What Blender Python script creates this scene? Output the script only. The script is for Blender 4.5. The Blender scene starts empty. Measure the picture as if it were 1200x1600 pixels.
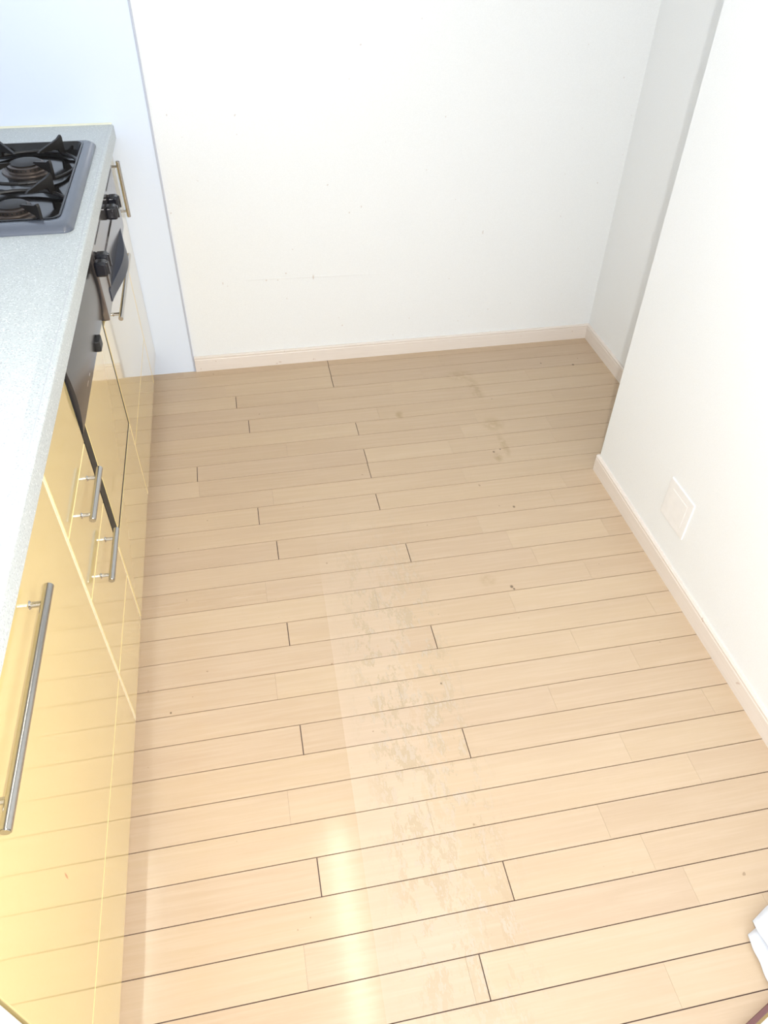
import bpy, bmesh, math, random
from mathutils import Vector, Matrix
random.seed(7)
S = bpy.context.scene
C = S.collection

# ------------------------------------------------------------------ camera
CAM = Vector((0.0, 0.0, 1.5158))
PITCH, YAW, ROLL, FPX = 0.7456, 0.2096, 0.0235, 1163.08      # from the floor seams, 1200x1600 frame
fw = Vector((math.sin(YAW) * math.cos(PITCH), math.cos(YAW) * math.cos(PITCH), -math.sin(PITCH)))
r0 = Vector((math.cos(YAW), -math.sin(YAW), 0)); u0 = r0.cross(fw)
rt = math.cos(ROLL) * r0 + math.sin(ROLL) * u0
up = -math.sin(ROLL) * r0 + math.cos(ROLL) * u0
cd = bpy.data.cameras.new('camera'); cam = bpy.data.objects.new('camera', cd); C.objects.link(cam)
M = Matrix((rt, up, -fw)).transposed().to_4x4(); M.translation = CAM
cam.matrix_world = M
cd.sensor_fit = 'VERTICAL'; cd.sensor_height = 24.0; cd.lens = FPX / 1600.0 * 24.0
cd.clip_start = 0.02
S.camera = cam

# ------------------------------------------------------------------ light
W = bpy.data.worlds.new('daylight'); S.world = W; W.use_nodes = True
bg = W.node_tree.nodes['Background']
bg.inputs[0].default_value = (0.93, 0.97, 1.0, 1); bg.inputs[1].default_value = 2.2
# the camera's flash, a few centimetres to the right of the lens
fl = bpy.data.lights.new('camera_flash_offscreen', 'AREA'); fl.shape = 'DISK'; fl.size = 0.03
fl.energy = 24.5; fl.color = (1.0, 0.985, 0.96)
flo = bpy.data.objects.new('camera_flash_offscreen', fl); C.objects.link(flo)
MF = M.copy(); MF.translation = CAM + 0.072 * rt + 0.02 * up - 0.01 * fw
flo.matrix_world = MF
vs = S.view_settings
S.cycles.blur_glossy = 0.25
vs.view_transform = 'Standard'; vs.look = 'None'; vs.exposure = 0.0; vs.gamma = 1.0; vs.use_curve_mapping = False

# ------------------------------------------------------------------ helpers
class NT:
    def __init__(s, name):
        s.m = bpy.data.materials.new(name); s.m.use_nodes = True
        s.t = s.m.node_tree; s.n = s.t.nodes; s.b = s.n['Principled BSDF']
    def new(s, kind, **kw):
        n = s.n.new(kind)
        for k, v in kw.items(): setattr(n, k, v)
        return n
    def put(s, sock, v):
        if isinstance(v, bpy.types.NodeSocket): s.t.links.new(v, sock)
        elif isinstance(v, (tuple, list)) and len(v) == 3 and sock.type == 'RGBA': sock.default_value = (*v, 1)
        else: sock.default_value = v
    def math(s, op, a, b=0.0, c=0.0, clamp=False):
        n = s.new('ShaderNodeMath', operation=op, use_clamp=clamp)
        for i, v in enumerate((a, b, c)): s.put(n.inputs[i], v)
        return n.outputs[0]
    def ss(s, x, lo, hi):                                  # smooth step lo..hi
        n = s.new('ShaderNodeMapRange', interpolation_type='SMOOTHSTEP')
        s.put(n.inputs[0], x); s.put(n.inputs[1], lo); s.put(n.inputs[2], hi)
        return n.outputs[0]
    def mix(s, f, a, b, mode='MIX'):
        n = s.new('ShaderNodeMix', data_type='RGBA', blend_type=mode)
        s.put(n.inputs[0], f); s.put(n.inputs[6], a); s.put(n.inputs[7], b)
        return n.outputs[2]
    def noise(s, vec, scale, detail=3, rough=0.5):
        n = s.new('ShaderNodeTexNoise'); s.put(n.inputs['Scale'], scale)
        s.put(n.inputs['Detail'], detail); s.put(n.inputs['Roughness'], rough)
        if vec is not None: s.put(n.inputs['Vector'], vec)
        return n.outputs[0]
    def pos(s): return s.new('ShaderNodeNewGeometry').outputs['Position']
    def scale(s, v, k):
        n = s.new('ShaderNodeVectorMath', operation='MULTIPLY'); s.put(n.inputs[0], v); s.put(n.inputs[1], k)
        return n.outputs[0]
    def vadd(s, v, k):
        n = s.new('ShaderNodeVectorMath', operation='ADD'); s.put(n.inputs[0], v); s.put(n.inputs[1], k)
        return n.outputs[0]
    def xyz(s, v):
        n = s.new('ShaderNodeSeparateXYZ'); s.put(n.inputs[0], v); return n.outputs
    def blob(s, v, c, rad, soft=0.6):                      # 1 inside an ellipse at c
        d = s.new('ShaderNodeVectorMath', operation='LENGTH')
        s.put(d.inputs[0], s.scale(s.vadd(v, tuple(-k for k in c)), tuple(1.0 / k for k in rad)))
        return s.math('SUBTRACT', 1.0, s.ss(d.outputs['Value'], soft, 1.0))
    def bump(s, h, strength, dist):
        n = s.new('ShaderNodeBump'); s.put(n.inputs['Strength'], strength); s.put(n.inputs['Distance'], dist)
        s.put(n.inputs['Height'], h); s.put(s.b.inputs['Normal'], n.outputs[0])
    def set(s, **kw):
        for k, v in kw.items(): s.put(s.b.inputs[k.replace('_', ' ')], v)

def plain(name, col, rough=0.5, metal=0.0, var=0.05, vscale=40, **kw):
    t = NT(name); n = t.noise(t.pos(), vscale)
    f = t.math('MULTIPLY_ADD', n, 2 * var, 1 - var)
    t.set(Base_Color=t.mix(1.0, col, f, 'MULTIPLY'), Roughness=rough, Metallic=metal)
    for k, v in kw.items(): t.put(t.b.inputs[k.replace('_', ' ')], v)
    return t.m

def bbox(bm, x0, x1, y0, y1, z0, z1, bev=0.0, seg=2):
    vs_ = [bm.verts.new((x, y, z)) for x in (x0, x1) for y in (y0, y1) for z in (z0, z1)]
    idx = ((0, 1, 3, 2), (4, 6, 7, 5), (0, 4, 5, 1), (2, 3, 7, 6), (0, 2, 6, 4), (1, 5, 7, 3))
    fs = [bm.faces.new([vs_[i] for i in f]) for f in idx]
    if bev > 0:
        es = list({e for f in fs for e in f.edges})
        bmesh.ops.bevel(bm, geom=es, offset=bev, segments=seg, profile=0.5, affect='EDGES')
    return bm
def box(*a, **k): return bbox(bmesh.new(), *a, **k)
def cyl(bm, p0, p1, ra, rb=None, n=20, caps=True):
    p0, p1 = Vector(p0), Vector(p1); d = p1 - p0; rb = ra if rb is None else rb
    mat = Matrix.Translation((p0 + p1) / 2) @ d.to_track_quat('Z', 'Y').to_matrix().to_4x4()
    bmesh.ops.create_cone(bm, cap_ends=caps, segments=n, radius1=ra, radius2=rb, depth=d.length, matrix=mat)
    return bm
def lathe(bm, c, prof, n=32):
    rings = []
    for rr, z in prof:
        rings.append([bm.verts.new((c[0] + rr * math.cos(2 * math.pi * i / n), c[1] + rr * math.sin(2 * math.pi * i / n), c[2] + z)) for i in range(n)])
    for a, b in zip(rings, rings[1:]):
        for i in range(n): bm.faces.new((a[i], a[(i + 1) % n], b[(i + 1) % n], b[i]))
    bm.faces.new(rings[0][::-1]); bm.faces.new(rings[-1])
    return bm
def prism(bm, pts, off):                                   # polygon pts extruded by vector off
    a = [bm.verts.new(p) for p in pts]; b = [bm.verts.new(Vector(p) + Vector(off)) for p in pts]
    bm.faces.new(a); bm.faces.new(b[::-1])
    for i in range(len(a)):
        j = (i + 1) % len(a); bm.faces.new((a[j], a[i], b[i], b[j]))
    return bm
def rootloc(p):
    while p.parent: p = p.parent
    return p.location
def obj(name, bm, mat, parent=None, smooth=False, loc=None):
    bmesh.ops.recalc_face_normals(bm, faces=bm.faces)
    if parent is not None: base = Vector(rootloc(parent))
    elif loc is not None: base = Vector(loc)
    else: base = Vector((0, 0, 0))
    for v in bm.verts: v.co -= base
    if smooth:
        for f in bm.faces: f.smooth = True
        for e in bm.edges:
            if len(e.link_faces) != 2: continue
            fa, fb = sorted(f.calc_area() for f in e.link_faces)
            if e.calc_face_angle(0) > 0.6 or (smooth == 2 and fb > 4 * fa): e.smooth = False
    me = bpy.data.meshes.new(name); bm.to_mesh(me); bm.free(); me.materials.append(mat)
    o = bpy.data.objects.new(name, me); C.objects.link(o)
    if parent is not None: o.parent = parent
    else: o.location = base
    return o
def tag(o, label, cat, group=None):
    o['label'] = label; o['category'] = cat
    if group: o['group'] = group
    return o
def thing(name, loc, label, cat, group=None):
    o = bpy.data.objects.new(name, None); C.objects.link(o); o.location = loc; o.empty_display_size = 0.1
    return tag(o, label, cat, group)
def struct(name, bm, mat, parent=None, smooth=False):
    o = obj(name, bm, mat, parent, smooth)
    if parent is None: o['kind'] = 'structure'
    return o

# ------------------------------------------------------------------ materials
def mat_wallpaper(name, col, crease=False):
    t = NT(name); p = t.pos()
    fine = t.noise(p, 420, 2, 0.6); mid = t.noise(p, 130, 3, 0.6)
    big = t.noise(p, 2.2, 3)
    c = t.mix(t.ss(fine, 0.35, 0.7), tuple(k * 0.965 for k in col), col)
    c = t.mix(t.math('MULTIPLY', t.ss(big, 0.5, 0.75), 0.25), c, (col[0], col[1] * 0.985, col[2] * 0.965))
    spk = t.ss(t.noise(p, 55, 1), 0.775, 0.80)             # stray specks of dirt
    if crease: c = t.mix(t.math('MULTIPLY', spk, 0.35), c, (0.45, 0.33, 0.25))
    h = t.math('ADD', t.math('MULTIPLY', fine, 0.5), t.math('MULTIPLY', mid, 0.5))
    if crease:                                             # a scuffed crease and a few marks low on the paper
        x, y, z = t.xyz(p)
        zl = t.math('MULTIPLY_ADD', x, -0.024, 0.3435)
        wob = t.math('MULTIPLY', t.math('SUBTRACT', t.noise(t.scale(p, (1, 0, 0)), 14), 0.5), 0.006)
        dz = t.math('ABSOLUTE', t.math('SUBTRACT', t.math('SUBTRACT', z, zl), wob))
        seg = t.math('MULTIPLY', t.ss(x, -0.02, 0.05), t.math('SUBTRACT', 1.0, t.ss(x, 0.24, 0.62)))
        ln = t.math('MULTIPLY', t.math('SUBTRACT', 1.0, t.ss(dz, 0.0005, 0.004)), seg)
        h = t.math('MULTIPLY_ADD', ln, 3.0, h)
        for cx, cz, rx, rz in ((0.255, 0.336, 0.004, 0.012), (0.16, 0.357, 0.004, 0.004), (0.09, 0.336, 0.004, 0.004), (0.13, 0.334, 0.003, 0.003), (-0.06, 0.336, 0.0025, 0.007)):
            b = t.blob(p, (cx, 2.494, cz), (rx, 1, rz), 0.3)
            c = t.mix(t.math('MULTIPLY', b, 0.45), c, (0.50, 0.38, 0.30))
    t.set(Base_Color=c, Roughness=0.75, Specular_IOR_Level=0.25)
    t.bump(h, 0.35, 0.0008)
    return t.m
M_WALL = mat_wallpaper('wallpaper_back', (0.855, 0.88, 0.895), True)
M_WALL2 = mat_wallpaper('wallpaper', (0.855, 0.88, 0.895))
M_CEIL = plain('ceiling_paper', (0.8, 0.8, 0.8), 0.8)

def mat_panel():
    t = NT('kitchen_panel'); p = t.pos()
    n = t.noise(p, 300, 2)
    t.set(Base_Color=t.mix(n, (0.735, 0.815, 0.955), (0.755, 0.835, 0.96)), Roughness=0.22)
    t.bump(t.noise(p, 3.0, 2), 0.05, 0.02)
    return t.m
M_PANEL = mat_panel()
M_STRIP = plain('joint_strip', (0.50, 0.53, 0.62), 0.4, 0.0)

def mat_base():
    t = NT('baseboard'); p = t.pos(); x, y, z = t.xyz(p)
    g = t.noise(t.scale(p, (6, 6, 160)), 1.0, 3)
    c = t.mix(g, (0.74, 0.67, 0.61), (0.82, 0.76, 0.71))
    c = t.mix(t.math('MULTIPLY', t.ss(t.noise(p, 45, 2), 0.72, 0.76), 0.5), c, (0.5, 0.36, 0.28))
    t.set(Base_Color=c, Roughness=0.38)
    return t.m
M_BASE = mat_base()

def mat_plank():
    t = NT('flooring'); p = t.pos(); x, y, z = t.xyz(p)
    rnd = t.new('ShaderNodeObjectInfo').outputs['Random']
    off = t.new('ShaderNodeCombineXYZ'); t.put(off.inputs[0], t.math('MULTIPLY', rnd, 37.0)); t.put(off.inputs[2], t.math('MULTIPLY', rnd, 11.0))
    pp = t.vadd(p, off.outputs[0])
    ramp = t.new('ShaderNodeValToRGB'); t.put(ramp.inputs[0], rnd)
    e = ramp.color_ramp.elements
    e[0].position = 0.0; e[0].color = (0.635, 0.472, 0.310, 1)
    e[1].position = 1.0; e[1].color = (0.655, 0.492, 0.318, 1)
    for ps, cc in ((0.25, (0.675, 0.508, 0.330, 1)), (0.5, (0.64, 0.478, 0.320, 1)), (0.75, (0.69, 0.525, 0.345, 1))):
        k = e.new(ps); k.color = cc
    grain = t.noise(t.scale(pp, (5, 110, 1)), 1.0, 4, 0.6)
    fig = t.noise(t.scale(pp, (2.2, 16, 1)), 1.0, 3, 0.5)
    c = t.mix(t.math('MULTIPLY', t.ss(grain, 0.35, 0.75), 0.30), ramp.outputs[0], (0.80, 0.64, 0.47))
    c = t.mix(t.math('MULTIPLY', t.ss(fig, 0.45, 0.7), 0.22), c, (0.58, 0.42, 0.28))
    # wax stripped off right of a straight line, ragged on its far side
    lx = t.math('MULTIPLY_ADD', y, 0.024, 0.088)
    d = t.math('SUBTRACT', x, lx)
    left = t.ss(d, -0.001, 0.003)
    blot = t.noise(t.scale(pp, (1.0, 0.45, 1)), 26, 6, 0.72); blot2 = t.noise(t.scale(p, (1.0, 0.35, 1)), 75, 4, 0.75)
    rag = t.math('ADD', t.math('MULTIPLY', blot, 0.8), t.math('MULTIPLY', blot2, 0.5))
    right = t.ss(t.math('SUBTRACT', t.math('MULTIPLY', rag, 0.55), d), 0.135, 0.175)
    yr = t.math('MULTIPLY', t.ss(y, 0.15, 0.45), t.math('SUBTRACT', 1.0, t.ss(y, 1.1, 1.75)))
    worn = t.math('MULTIPLY', t.math('MULTIPLY', left, right), yr)
    c = t.mix(t.math('MULTIPLY', worn, 0.20), c, (0.80, 0.68, 0.56))
    rag2 = t.math('MULTIPLY', t.ss(t.math('MULTIPLY_ADD', blot2, 0.4, blot), 0.70, 0.745), t.math('MULTIPLY', t.ss(d, 0.0, 0.10), t.math('SUBTRACT', 1.0, t.ss(d, 0.22, 0.34))))
    c = t.mix(t.math('MULTIPLY', t.math('MULTIPLY', rag2, yr), 0.55), c, (0.52, 0.405, 0.25))
    flk = t.math('MULTIPLY', t.math('MULTIPLY', t.ss(blot2, 0.52, 0.57), rag2), yr)
    c = t.mix(t.math('MULTIPLY', flk, 0.32), c, (0.76, 0.67, 0.585))
    # stains left by a fridge, a round spot, crumbs
    for cx, cy, rx, ry, f in ((0.765, 2.30, 0.07, 0.05, 0.35), (0.80, 2.20, 0.03, 0.10, 0.4), (0.80, 1.98, 0.05, 0.05, 0.4), (0.80, 1.86, 0.018, 0.08, 0.45), (0.493, 2.088, 0.022, 0.03, 0.55), (0.568, 1.285, 0.03, 0.028, 0.35), (0.76, 1.80, 0.02, 0.03, 0.5)):
        q = t.vadd(p, (0, 0, 0))
        b = t.math('MULTIPLY', t.blob(q, (cx, cy, 0), (rx, ry, 1), 0.3), t.ss(t.noise(p, 40, 3), 0.3, 0.6))
        c = t.mix(t.math('MULTIPLY', b, f), c, (0.42, 0.29, 0.13))
    for cx, cy, rr in ((0.626, 1.252, 0.006), (0.630, 1.243, 0.004), (1.22, 2.30, 0.006), (1.10, 2.33, 0.004), (0.755, 1.83, 0.005), (0.78, 1.84, 0.004), (0.735, 1.56, 0.005), (-0.275, 1.02, 0.003), (0.36, 0.985, 0.003)):
        c = t.mix(t.math('MULTIPLY', t.blob(p, (cx, cy, 0), (rr, rr * 1.2, 1), 0.4), 0.75), c, (0.10, 0.06, 0.03))
    spk = t.ss(t.noise(p, 60, 1), 0.79, 0.81)
    c = t.mix(t.math('MULTIPLY', spk, 0.5), c, (0.25, 0.15, 0.08))
    ro = t.math('MULTIPLY_ADD', t.math('MAXIMUM', left, t.ss(y, 1.0, 1.7)), 0.30, 0.10)
    ro = t.math('MULTIPLY_ADD', worn, 0.12, ro)
    ro = t.math('MULTIPLY_ADD', grain, 0.05, ro)
    c = t.mix(1.0, c, (0.82, 0.82, 0.85), 'MULTIPLY')
    t.set(Base_Color=c, Roughness=ro)
    t.bump(grain, 0.10, 0.0004)
    return t.m
M_PLANK = mat_plank()
M_SUB = plain('subfloor', (0.085, 0.05, 0.045), 0.8)

def mat_yellow():
    t = NT('yellow_lacquer'); p = t.pos()
    n = t.noise(p, 260, 2)
    c = t.mix(n, (0.76, 0.595, 0.265), (0.78, 0.612, 0.28))
    c = t.mix(t.math('MULTIPLY', t.blob(p, (-0.333, 0.488, 0.44), (1, 0.003, 0.012), 0.3), 0.8), c, (0.55, 0.15, 0.05))
    t.set(Base_Color=c, Roughness=0.07, Coat_Weight=1.0, Coat_Roughness=0.03)
    t.bump(t.noise(t.scale(p, (1, 1, 0.6)), 3.0, 0), 0.06, 0.012)
    return t.m
M_YEL = mat_yellow()
M_CREAM = plain('lit_gap_cream', (0.92, 0.80, 0.55), 0.45)  # bright cream stands in for flash light inside the door gaps
M_CARC = plain('carcass_board', (0.78, 0.66, 0.45), 0.6)
M_WHITE = plain('white_lacquer', (0.85, 0.85, 0.86), 0.2)
M_PLATE = plain('white_plate', (0.86, 0.86, 0.86), 0.5)
M_STEEL = plain('brushed_steel', (0.50, 0.485, 0.465), 0.2, 1.0, 0.06, 200)
M_CHROME = plain('chrome', (0.80, 0.80, 0.80), 0.10, 1.0, 0.02)
M_BLACK = plain('black_plastic', (0.018, 0.018, 0.02), 0.25)
M_GAP = plain('black_gasket', (0.012, 0.012, 0.012), 0.5)
M_KNOB = plain('knob_black', (0.015, 0.016, 0.022), 0.12)
M_SMOKE = plain('smoked_metal', (0.20, 0.18, 0.175), 0.16, 0.8)
M_DWP = plain('dark_control_panel', (0.030, 0.027, 0.028), 0.22, 0.0)
M_ENAM = plain('slate_enamel', (0.115, 0.13, 0.165), 0.18)
M_PAN = plain('black_enamel', (0.012, 0.011, 0.011), 0.10)
M_IRON = plain('cast_iron', (0.012, 0.010, 0.009), 0.45, 0.0, 0.25, 90)
M_BURN = plain('burner_brass', (0.10, 0.08, 0.07), 0.30, 0.7, 0.2, 90)
M_NAVY = plain('grill_handle_plastic', (0.018, 0.024, 0.045), 0.4)

def mat_counter():
    t = NT('speckled_marble'); p = t.pos()
    a = t.noise(p, 330, 2, 0.5); b = t.noise(t.vadd(p, (3, 7, 1)), 280, 2, 0.5); g = t.noise(p, 160, 2)
    c = t.mix(g, (0.50, 0.545, 0.545), (0.58, 0.615, 0.615))
    c = t.mix(t.math('MULTIPLY', t.ss(a, 0.58, 0.64), 0.7), c, (0.30, 0.32, 0.36))
    c = t.mix(t.math('MULTIPLY', t.ss(b, 0.60, 0.66), 0.75), c, (0.80, 0.83, 0.84))
    t.set(Base_Color=c, Roughness=0.35)
    return t.m
M_TOP = mat_counter()
M_EDGE = plain('edge_sealant', (0.50, 0.52, 0.55), 0.5)
M_CAULK = plain('caulk', (0.82, 0.82, 0.66), 0.5)
def mat_cloth():
    t = NT('white_cotton'); p = t.pos()
    n = t.noise(p, 600, 2)
    t.set(Base_Color=t.mix(n, (0.61, 0.63, 0.68), (0.63, 0.65, 0.70)), Roughness=0.9, Sheen_Weight=0.2)
    t.bump(n, 0.5, 0.001)
    return t.m
M_CLOTH = mat_cloth()
M_TRIM = plain('dark_brown_rim', (0.16, 0.07, 0.07), 0.35)
M_OLIVE = plain('olive_inner_wall', (0.30, 0.20, 0.06), 0.4)
M_TRAY = plain('tray_white', (0.70, 0.68, 0.66), 0.4)

# ------------------------------------------------------------------ room
YB, XS, XA, XP, YP = 2.494, -0.207, 1.352, 1.053, 1.684       # back wall, panel joint, alcove wall, near wall and its end
XL, H, Y0 = -0.975, 2.45, -1.3
struct('wall_back', box(XL - 0.1, XA + 0.12, YB, YB + 0.1, -0.05, H), M_WALL)
struct('wall_left', box(XL - 0.1, XL, Y0, YB, -0.05, H), M_PANEL)
struct('wall_alcove', box(XA, XA + 0.12, YP - 0.01, YB, -0.05, H), M_WALL2)
struct('wall_right', box(XP, XA + 0.12, Y0, YP, -0.05, H, bev=0.003), M_WALL2)
struct('ceiling', box(XL - 0.1, XA + 0.12, Y0, YB + 0.1, H, H + 0.1), M_CEIL)
struct('wall_kitchen_panel', box(XL, XS, YB - 0.004, YB, 0.0, H), M_PANEL)
struct('trim_1', box(XS - 0.001, XS + 0.005, YB - 0.007, YB + 0.001, 0.0, H, bev=0.001), M_STRIP)

def baseboard(name, p0, p1, nrm, ext=True):
    p0, p1, n = Vector(p0), Vector(p1), Vector(nrm)
    prof = ((-0.002, 0.0), (0.009, 0.0), (0.009, 0.047), (0.0078, 0.049), (0.0078, 0.0505), (0.009, 0.0525), (0.009, 0.057), (0.006, 0.0605), (-0.002, 0.0605))
    bm = prism(bmesh.new(), [p0 + n * a + Vector((0, 0, b)) for a, b in prof], p1 - p0)
    return struct(name, bm, M_BASE)
baseboard('baseboard_back', (XS + 0.006, YB, 0), (XA, YB, 0), (0, -1, 0))
baseboard('baseboard_alcove', (XA, YB - 0.009, 0), (XA, YP, 0), (-1, 0, 0))
baseboard('baseboard_right', (XP, YP + 0.004, 0), (XP, Y0, 0), (-1, 0, 0))

floor = struct('floor', box(XL - 0.1, XA + 0.12, Y0, YB + 0.1, -0.06, -0.0035), M_SUB)
WP, YS = 0.0757, 0.8595
DK = {0: [0.014], 3: [0.377]}
TN = {0: [0.61, 1.21], 3: [0.973], 1: [0.257, 0.855], 2: [-0.03, 0.727]}
XD = {-7: [0.283], 10: [-0.029, 0.332], 12: [0.333], 13: [-0.205, 0.334], 15: [0.332], 16: [-0.029], 18: [-0.065], 19: [0.29], 20: [0.291], 21: [0.292]}
XT = {9: [0.866], 10: [0.93], 11: [0.02, 0.625, 1.1], 12: [-0.2, 0.761], 13: [0.62, 0.98], 14: [0.085, 0.681, 0.994], 15: [-0.1, 0.75], 16: [0.42, 1.065], 17: [0.218, 0.81], 18: [0.5, 1.02], 19: [-0.1, 0.63], 20: [0.72], 21: [-0.247, 0.9]}
cache = {}
for n in range(-17, 22):
    y0 = YS + n * WP; y1 = min(y0 + WP, YB - 0.001)
    if n >= 9: dk, tn = XD.get(n, []), XT.get(n, [])
    elif n == -7 or n < -8: dk, tn = XD.get(n, DK.get(n % 4, [])), TN[n % 4]
    else: dk, tn = DK.get(n % 4, []), TN[n % 4]
    if n == -5: tn = [0.672]
    if n == 7: tn = [0.677, 0.973]
    xs = sorted([(-0.52, 0)] + [(a, 1) for a in dk] + [(a, 0) for a in tn] + [((XA if y0 > YP else XP) - 0.002, 0)])
    xs = [q for q in xs if q[0] <= (XA if y0 > YP else XP)]
    g = 0.0010
    for (a, da), (b, db) in zip(xs, xs[1:]):
        ga = 0.0011 if da else 0.00015; gb = 0.0011 if db else 0.00015
        L, Wd = b - a - ga - gb, y1 - y0 - 2 * g
        key = (round(L, 4), round(Wd, 4))
        if key not in cache:
            bm = box(0, L, 0, Wd, -0.0036, 0.0)
            me = bpy.data.meshes.new('plank'); bmesh.ops.recalc_face_normals(bm, faces=bm.faces); bm.to_mesh(me); bm.free(); me.materials.append(M_PLANK); cache[key] = me
        o = bpy.data.objects.new('plank', cache[key]); C.objects.link(o); o.parent = floor
        o.location = (a + ga, y0 + g, 0)

# ------------------------------------------------------------------ kitchen run
XDR, XBK, ZB, ZT = -0.333, XL + 0.004, 0.086, 0.815             # door faces, cabinet backs, door bottoms, underside of top
def handle(parent, axis, a, b, fixed, posts, rad=0.006, xo=-0.312):
    """bar handle: axis 'y' (fixed = z) or 'z' (fixed = y)"""
    P = (lambda x, t: (x, t, fixed)) if axis == 'y' else (lambda x, t: (x, fixed, t))
    bm = bmesh.new(); cyl(bm, P(xo, a), P(xo, b), rad, n=24)
    es = [e for e in bm.edges if len(e.link_faces) == 2 and e.calc_face_angle(0) > 1.0]
    bmesh.ops.bevel(bm, geom=es, offset=0.0012, segments=2, affect='EDGES')
    for q in posts:
        cyl(bm, P(XDR - 0.0005, q), P(xo, q), rad * 0.62, n=16)
        cyl(bm, P(XDR - 0.0005, q), P(XDR + 0.002, q), rad * 1.05, rad * 0.7, n=16)
    return obj('handle', bm, M_STEEL, parent, smooth=True)
def front(parent, name, y0, y1, z0, z1, x=XDR, mat=None, g=0.0016):
    return obj(name, box(x - 0.016, x, y0 + g, y1 - g, z0 + g, z1 - g, bev=0.0012), mat or M_YEL, parent, smooth=2)
def carcass(parent, y0, y1, ztop=ZT - 0.002):
    obj('body', box(XBK, XDR - 0.017, y0, y1, ZB, ztop), M_CARC, parent)
    obj('plinth', box(XBK + 0.02, -0.395, y0, y1, 0.0, ZB), M_CARC, parent)
def lit_gap(parent, y0, y1, z0, z1, x=XDR - 0.0015):  # added filler strip, its pale colour imitates flash-lit faces inside a gap
    return obj('lit_gap_strip', box(x - 0.012, x, y0, y1, z0, z1), M_CREAM, parent)

Y1, Y2, Y3, Y4 = 0.956, 1.243, 1.7085, 2.290
# white unit at the near end
t = thing('base_cabinet', (-0.65, 0.0, 0), 'white base cabinet beside the yellow sink cabinet', 'cabinet')
carcass(t, -0.30, 0.292); front(t, 'door', -0.30, 0.292, ZB, ZT - 0.005, mat=M_WHITE)
# sink cabinet, wide pull-out with long bar
t = thing('base_cabinet', (-0.65, 0.62, 0), 'wide glossy yellow sink cabinet with a long steel bar handle', 'cabinet')
carcass(t, 0.296, Y1 - 0.0005)
d = front(t, 'drawer_front', 0.294, Y1 - 0.001, 0.247, ZT - 0.004)
handle(d, 'y', 0.415, 0.768, 0.728, (0.452, 0.735), 0.0068)
front(t, 'kick_drawer', 0.294, Y1 - 0.001, ZB, 0.247, g=0.0008)
# narrow bank of drawers
t = thing('drawer_cabinet', (-0.65, 1.10, 0), 'narrow yellow cabinet of stacked drawers beside the dishwasher', 'cabinet')
carcass(t, Y1, Y2 - 0.0005)
front(t, 'drawer_front', Y1 + 0.0085, Y2 - 0.005, 0.627, ZT - 0.004)
d = front(t, 'drawer_front', Y1 + 0.0085, Y2 - 0.005, 0.472, 0.627)
handle(d, 'y', 1.055, 1.207, 0.585, (1.072, 1.178))
d = front(t, 'drawer_front', Y1 + 0.0085, Y2 - 0.005, 0.248, 0.472)
handle(d, 'y', 1.045, 1.192, 0.434, (1.062, 1.164))
front(t, 'kick_drawer', Y1 + 0.0085, Y2 - 0.005, ZB, 0.248)
lit_gap(t, Y1 + 0.0002, Y1 + 0.0095, ZB, ZT - 0.004, XDR - 0.0004)
lit_gap(t, Y2 - 0.0055, Y2 - 0.0002, ZB, 0.34, XDR - 0.0004)
for zz in (0.627, 0.472, 0.248): lit_gap(t, Y1 + 0.0095, Y2 - 0.0055, zz - 0.0022, zz + 0.0022)

# dishwasher
t = thing('dishwasher', (-0.65, 1.46, 0), 'built-in dishwasher with black control strip above a yellow door panel', 'dishwasher')
carcass(t, Y2 + 0.0005, Y3 - 0.0005)
dd = obj('door_frame', box(XDR - 0.018, XDR - 0.0008, Y2 + 0.002, Y3 - 0.0004, 0.336, ZT - 0.004, bev=0.0006), M_GAP, t)
obj('door_panel', box(XDR - 0.004, XDR + 0.0004, Y2 + 0.040, Y3 - 0.019, 0.350, 0.640, bev=0.0006), M_YEL, dd)
bm = bmesh.new()                                               # control strip bows outwards
N = 10; rows = []
for i in range(N + 1):
    zz = 0.640 + (0.806 - 0.640) * i / N; bow = 0.008 * math.sin(math.pi * (i / N) ** 0.9)
    rows.append([(XDR - 0.012, zz), (XDR + 0.0006 + bow, zz)])
pts = [(r_[1][0], Y2 + 0.005, r_[1][1]) for r_ in rows] + [(rows[-1][0][0], Y2 + 0.005, rows[-1][0][1]), (rows[0][0][0], Y2 + 0.005, rows[0][0][1])]
prism(bm, pts, (0, (Y3 - 0.012) - (Y2 + 0.005), 0))
cp = obj('control_panel', bm, M_DWP, t, smooth=True)
obj('latch_button', box(XDR + 0.001, XDR + 0.0155, 1.535, 1.570, 0.650, 0.676, bev=0.003), M_GAP, cp, smooth=2)
for yy, ww in ((1.36, 0.022), (1.40, 0.012)):
    obj('print_mark', box(XDR + 0.002, XDR + 0.0063, yy, yy + ww, 0.673, 0.6755), M_CHROME, cp)
front(t, 'kick_panel', Y2 + 0.003, Y3 - 0.004, ZB, 0.337)
lit_gap(t, Y3 - 0.0055, Y3 - 0.0005, ZB, 0.336, XDR - 0.0006)

# cabinet below the stove
t = thing('drawer_cabinet', (-0.65, 1.99, 0), 'yellow drawer cabinet under the gas stove with one long bar handle', 'cabinet')
carcass(t, Y3 + 0.0002, Y4 - 0.0005, 0.618)
d = front(t, 'drawer_front', Y3 + 0.0005, Y4 - 0.002, 0.262, 0.622)
handle(d, 'y', 1.834, 2.226, 0.572, (1.862, 2.19))
front(t, 'kick_drawer', Y3 + 0.0003, Y4 - 0.002, ZB, 0.262, g=0.0008)
lit_gap(t, Y4 - 0.0035, Y4 - 0.0002, ZB, 0.60, XDR - 0.001)
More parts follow.
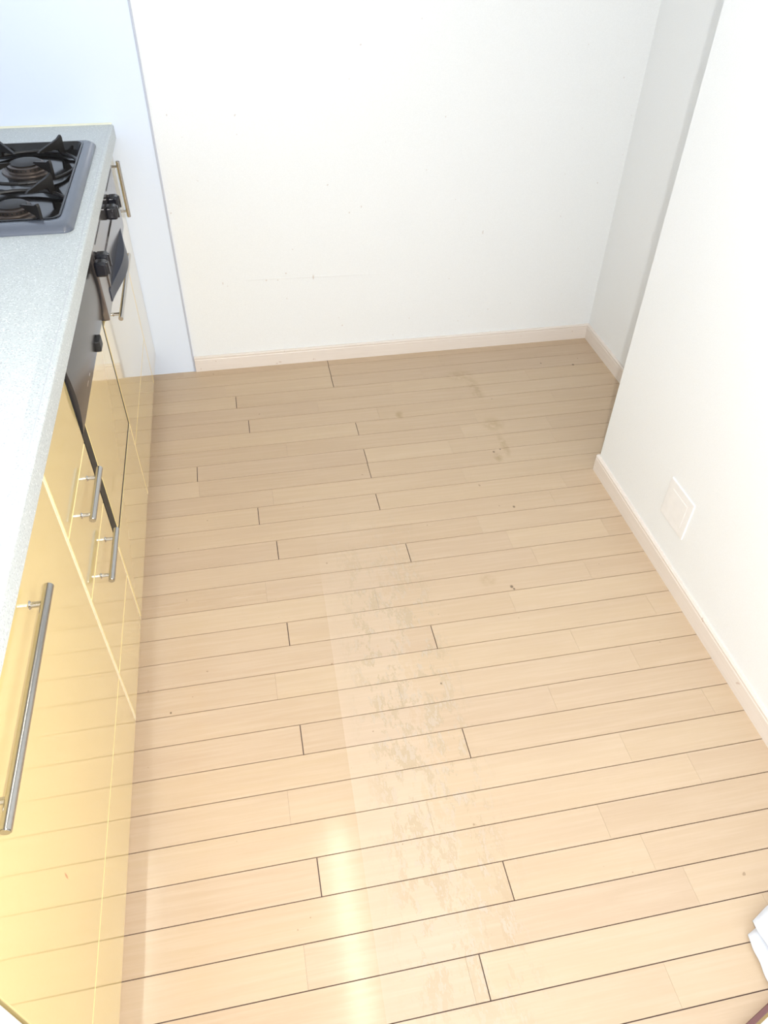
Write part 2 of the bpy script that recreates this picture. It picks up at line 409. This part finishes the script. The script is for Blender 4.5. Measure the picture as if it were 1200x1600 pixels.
# narrow pull-out against the wall
t = thing('base_cabinet', (-0.65, 2.39, 0), 'slim yellow pull-out cabinet between the stove and the wall panel', 'cabinet')
carcass(t, Y4, YB - 0.005)
d = front(t, 'door', Y4 + 0.001, YB - 0.005, ZB, ZT - 0.004)
handle(d, 'z', 0.614, 0.777, 2.408, (0.632, 0.762), 0.0055)

# worktop with the cut-out for the stove
HX0, HX1, HY0, HY1 = -0.862, -0.343, 1.690, 2.300               # stove plate outline
XF = -0.312
bm = bmesh.new()
def ring(z, o, i):
    return ([bm.verts.new((x, y, z)) for x, y in ((o[0], o[2]), (o[1], o[2]), (o[1], o[3]), (o[0], o[3]))],
            [bm.verts.new((x, y, z)) for x, y in ((i[0], i[2]), (i[1], i[2]), (i[1], i[3]), (i[0], i[3]))])
oo = (XL + 0.001, XF, -0.30, YB - 0.005); ii = (HX0 + 0.012, HX1 - 0.012, HY0 + 0.012, HY1 - 0.012)
to, ti = ring(0.855, oo, ii); bo, bi = ring(0.816, oo, ii)
for k in range(4):
    j = (k + 1) % 4
    bm.faces.new((to[k], to[j], ti[j], ti[k])); bm.faces.new((bo[j], bo[k], bi[k], bi[j]))
    bm.faces.new((to[j], to[k], bo[k], bo[j])); bm.faces.new((ti[k], ti[j], bi[j], bi[k]))
es = [e for e in bm.edges if abs(e.verts[0].co.x - XF) < 1e-6 and abs(e.verts[1].co.x - XF) < 1e-6 and abs(e.verts[0].co.z - e.verts[1].co.z) < 1e-6 and e.verts[0].co.z > 0.85]
bmesh.ops.bevel(bm, geom=es, offset=0.005, segments=4, profile=0.5, affect='EDGES')
wt = obj('worktop', bm, M_TOP, loc=(-0.65, 1.1, 0.816), smooth=True)
tag(wt, 'long speckled pale grey worktop running over the yellow cabinets to the wall', 'countertop')
obj('edge_joint', box(XF - 0.0118, XF - 0.0105, -0.30, YB - 0.006, 0.8545, 0.8553), M_EDGE, wt)
obj('caulk', prism(bmesh.new(), [(XL + 0.01, YB - 0.0045, 0.8545), (XL + 0.01, YB - 0.0095, 0.8545), (XL + 0.01, YB - 0.0045, 0.8595)], (XF - 0.004 - XL - 0.01, 0, 0)), M_CAULK, wt)

# gas stove
t = thing('gas_stove', (-0.60, 1.995, 0.62), 'built-in gas stove with slate enamel rim and black cast grates', 'stove')
bm = bmesh.new()
def rrect(x0, x1, y0, y1, rr, z, n=6):
    out = []
    for cx, cy, a0 in ((x1 - rr, y0 + rr, -90), (x1 - rr, y1 - rr, 0), (x0 + rr, y1 - rr, 90), (x0 + rr, y0 + rr, 180)):
        for k in range(n + 1):
            a = math.radians(a0 + 90 * k / n); out.append((cx + rr * math.cos(a), cy + rr * math.sin(a), z))
    return out
def loft(bm, loops, cap0=False, cap1=False):
    R = [[bm.verts.new(p) for p in L] for L in loops]
    for a, b in zip(R, R[1:]):
        for i in range(len(a)):
            j = (i + 1) % len(a); bm.faces.new((a[i], a[j], b[j], b[i]))
    if cap0: bm.faces.new(R[0][::-1])
    if cap1: bm.faces.new(R[-1])
PX0, PX1, PY0, PY1 = HX0 + 0.05, HX1 - 0.030, HY0 + 0.050, HY1 - 0.014
loft(bm, [rrect(HX0, HX1, HY0, HY1, 0.022, 0.8552), rrect(HX0, HX1, HY0, HY1, 0.022, 0.859), rrect(HX0 + 0.004, HX1 - 0.004, HY0 + 0.004, HY1 - 0.004, 0.02, 0.865),
          rrect(HX0 + 0.010, HX1 - 0.012, HY0 + 0.012, HY1 - 0.008, 0.016, 0.8695), rrect(PX0 - 0.003, PX1 + 0.003, PY0 - 0.003, PY1 + 0.003, 0.024, 0.8695), rrect(PX0, PX1, PY0, PY1, 0.022, 0.868)])
obj('top_plate', bm, M_ENAM, t, smooth=True)
bm = bmesh.new()
loft(bm, [rrect(PX0 - 0.001, PX1 + 0.001, PY0 - 0.001, PY1 + 0.001, 0.022, 0.8705), rrect(PX0 + 0.003, PX1 - 0.003, PY0 + 0.003, PY1 - 0.003, 0.02, 0.8712), rrect(PX0 + 0.005, PX1 - 0.005, PY0 + 0.005, PY1 - 0.005, 0.02, 0.868),
          rrect(PX0 + 0.012, PX1 - 0.012, PY0 + 0.012, PY1 - 0.012, 0.02, 0.853), rrect(PX0 + 0.03, PX1 - 0.03, PY0 + 0.03, PY1 - 0.03, 0.02, 0.850)], cap1=True)
obj('drip_pan', bm, M_PAN, t, smooth=True)
obj('stove_box', box(HX0 + 0.015, -0.352, Y3 + 0.004, Y4 - 0.004, 0.624, 0.814), M_BLACK, t)
def burner(cx, cy, R):
    b = obj('burner', lathe(bmesh.new(), (cx, cy, 0.850), [(R + 0.016, 0), (R + 0.014, 0.003), (R + 0.003, 0.004), (R, 0.007), (R * 0.98, 0.016), (R * 0.8, 0.019)]), M_BURN, t, smooth=True)
    obj('burner_cap', lathe(bmesh.new(), (cx, cy, 0.868), [(R * 0.80, 0), (R * 0.82, 0.003), (R * 0.6, 0.006), (R * 0.3, 0.007)]), M_IRON, b, smooth=True)
    bm = bmesh.new(); n = 26                                    # ring of flame ports
    for i in range(n):
        a = 2 * math.pi * i / n; c, s = math.cos(a), math.sin(a)
        cyl(bm, (cx + (R - 0.002) * c, cy + (R - 0.002) * s, 0.862), (cx + (R + 0.0012) * c, cy + (R + 0.0012) * s, 0.862), 0.0022, n=6)
    obj('flame_ports', bm, M_GAP, b)
def grate(cx, cy, R, angs, hi=0.897):
    bm = bmesh.new()
    lathe_r = R * 0.98
    nseg = 40
    for i in range(nseg):
        a0, a1 = 2 * math.pi * i / nseg, 2 * math.pi * (i + 1) / nseg
        cyl(bm, (cx + lathe_r * math.cos(a0), cy + lathe_r * math.sin(a0), 0.8585), (cx + lathe_r * math.cos(a1), cy + lathe_r * math.sin(a1), 0.8585), 0.0045, n=8)
    g = obj('grate', bm, M_IRON, t, smooth=True)
    for a in angs:
        a = math.radians(a); c, s = math.cos(a), math.sin(a); px, py = -s * 0.0032, c * 0.0032
        prof = ((R * 0.36, 0.879), (R * 0.42, 0.883), (R * 0.92, hi - 0.001), (R * 1.03, hi + 0.006), (R * 1.05, hi), (R * 1.04, 0.857), (R * 0.93, 0.857), (R * 0.88, 0.873), (R * 0.6, 0.875))
        obj('prong', prism(bmesh.new(), [(cx + q * c - px, cy + q * s - py, z) for q, z in prof], (2 * px, 2 * py, 0)), M_IRON, g)
burner(-0.487, 1.838, 0.040); burner(-0.500, 2.128, 0.046); burner(-0.70, 1.995, 0.030)
grate(-0.487, 1.838, 0.122, (52, 128, 232, 308))
grate(-0.500, 2.128, 0.126, (52, 128, 232, 308))
grate(-0.70, 1.995, 0.085, (45, 135, 225, 315))
# front: smoked panel, slots, knobs, bowed grill handle
fp = obj('front_panel', box(XDR - 0.016, -0.3165, Y3 + 0.003, Y4 - 0.004, 0.632, 0.812, bev=0.003), M_SMOKE, t, smooth=2)
for ya, yb, zz in ((1.76, 1.90, 0.797), (2.10, 2.27, 0.797)):
    obj('vent_slot', box(-0.3172, -0.3160, ya, yb, zz, zz + 0.004), M_GAP, fp)
gd = obj('grill_door', box(-0.3172, -0.3135, 1.815, 2.195, 0.640, 0.735, bev=0.001), M_SMOKE, fp, smooth=2)
for yy in (1.7, 1.742, 2.035, 2.105):
    k = obj('knob', box(-0.318, -0.2905, yy - 0.015, yy + 0.015, 0.752, 0.786, bev=0.006, seg=3), M_KNOB, fp, smooth=2)
    obj('grip', box(-0.296, -0.2865, yy - 0.004, yy + 0.004, 0.754, 0.784, bev=0.002), M_KNOB, k, smooth=2)
bm = bmesh.new(); L0, L1 = [], []
for i in range(25):
    s_ = i / 24.0; yy = 1.80 + 0.40 * s_; bul = 0.026 * (math.sin(math.pi * s_) ** 1.4)
    L0.append((-0.3145 + bul, yy, 0.638)); L1.append((-0.3145 + bul * 0.8, yy, 0.668))
a = [bm.verts.new(p) for p in L0]; b = [bm.verts.new(p) for p in L1]
a2 = [bm.verts.new((-0.3165, p[1], p[2])) for p in L0]; b2 = [bm.verts.new((-0.3165, p[1], p[2])) for p in L1]
for i in range(24):
    bm.faces.new((a[i], a[i + 1], b[i + 1], b[i])); bm.faces.new((a2[i + 1], a2[i], b2[i], b2[i + 1]))
    bm.faces.new((b[i], b[i + 1], b2[i + 1], b2[i])); bm.faces.new((a[i + 1], a[i], a2[i], a2[i + 1]))
for i in (0, 24): bm.faces.new((a[i], b[i], b2[i], a2[i]))
obj('grill_handle', bm, M_NAVY, fp, smooth=True)

# ------------------------------------------------------------------ small things
pl = thing('wall_plate', (XP, 1.258, 0.215), 'flat white outlet plate low on the bright white wall', 'outlet plate')
obj('plate', box(XP - 0.004, XP + 0.001, 1.199, 1.317, 0.155, 0.275, bev=0.002), M_PLATE, pl, smooth=2)
obj('insert', box(XP - 0.0046, XP - 0.003, 1.220, 1.296, 0.178, 0.252, bev=0.001), M_PLATE, pl, smooth=2)

def sheet(corners, z0, z1, amp, seed, n=26):                     # soft folded layer: a puffed quad with wavy edges
    rnd = random.Random(seed); ph = [rnd.uniform(0, 6.28) for _ in range(6)]
    A, B, Cc, D = [Vector((*c, 0)) for c in corners]
    bm = bmesh.new(); tg, bt = [], []
    for i in range(n + 1):
        r1, r2 = [], []
        for j in range(n + 1):
            u, v = i / n, j / n
            p = (A * (1 - u) + D * u) * (1 - v) + (B * (1 - u) + Cc * u) * v
            e = min(u * 9, (1 - u) * 9, v * 5, (1 - v) * 5, 1.0); e = math.sqrt(1 - (1 - e) ** 2)
            wv = amp * (math.sin(17 * u + 5 * v + ph[0]) + math.sin(23 * v + 4 * u + ph[1]) + 0.6 * math.sin(41 * u + ph[2]))
            ex = amp * 0.9 * math.sin(13 * v + ph[3]) * (1 - u)
            zm = (z0 + z1) / 2
            r1.append(bm.verts.new((p.x + ex, p.y + amp * math.sin(11 * u + ph[4]), zm + (z1 - zm) * e + wv * 0.5 * e)))
            r2.append(bm.verts.new((p.x + ex, p.y + amp * math.sin(11 * u + ph[4]), zm - (zm - z0) * e)))
        tg.append(r1); bt.append(r2)
    for i in range(n):
        for j in range(n):
            bm.faces.new((tg[i][j], tg[i + 1][j], tg[i + 1][j + 1], tg[i][j + 1]))
            bm.faces.new((bt[i][j + 1], bt[i + 1][j + 1], bt[i + 1][j], bt[i][j]))
    bmesh.ops.remove_doubles(bm, verts=bm.verts, dist=0.0002)
    edge = [(i, 0) for i in range(n)] + [(n, j) for j in range(n)] + [(i, n) for i in range(n, 0, -1)] + [(0, j) for j in range(n, 0, -1)]
    return bm
tw = thing('towel', (0.90, 0.33, 0), 'folded white cotton cloth lying on the floor by the brown-rimmed tray', 'towel')
obj('lower_fold', sheet([(0.777, 0.252), (0.783, 0.340), (0.99, 0.425), (0.99, 0.345)], 0.0, 0.016, 0.0010, 1), M_CLOTH, tw, smooth=True)
obj('upper_fold', sheet([(0.806, 0.264), (0.798, 0.358), (0.99, 0.435), (0.99, 0.348)], 0.013, 0.030, 0.0012, 2), M_CLOTH, tw, smooth=True)

tr = thing('tray', (0.83, 0.12, 0), 'shallow white tray with a dark brown rim on the floor', 'tray')
ang = 0.36; ca, sa = math.cos(ang), math.sin(ang); org = Vector((0.678, 0.203))
def tp(u, v, z): return (org.x + u * ca + v * sa, org.y + u * sa - v * ca, z)
def trect(o, z): return [tp(o, o, z), tp(0.40 - o, o, z), tp(0.40 - o, 0.30 - o, z), tp(o, 0.30 - o, z)]
bm = bmesh.new(); loft(bm, [trect(0.002, 0.0), trect(0.0, 0.014), trect(0.001, 0.016), trect(0.008, 0.016), trect(0.009, 0.0145)], cap0=True)
rim = obj('rim', bm, M_TRIM, tr)
bm = bmesh.new(); loft(bm, [trect(0.0085, 0.0152), trect(0.014, 0.006)]); obj('inner_wall', bm, M_OLIVE, tr)
bm = bmesh.new(); loft(bm, [trect(0.0135, 0.0062), trect(0.03, 0.006)], cap1=True); obj('tray_bottom', bm, M_TRAY, tr)

# ceiling lamp whose reflection runs along the walkway
lm = thing('ceiling_light_offscreen', (0.15, 1.15, H), 'slim fluorescent ceiling light above the walkway', 'lamp')
obj('housing', box(0.10, 0.20, 0.50, 1.80, H - 0.04, H, bev=0.004), M_WHITE, lm)
te = NT('lamp_tube'); te.set(Base_Color=(0.9, 0.9, 0.9)); te.put(te.b.inputs['Emission Color'], (1.0, 0.94, 0.76)); te.put(te.b.inputs['Emission Strength'], 19.0)
bm = bmesh.new(); cyl(bm, (0.15, 0.53, H - 0.062), (0.15, 1.77, H - 0.062), 0.022, n=20)
obj('tube_offscreen', bm, te.m, lm, smooth=True)
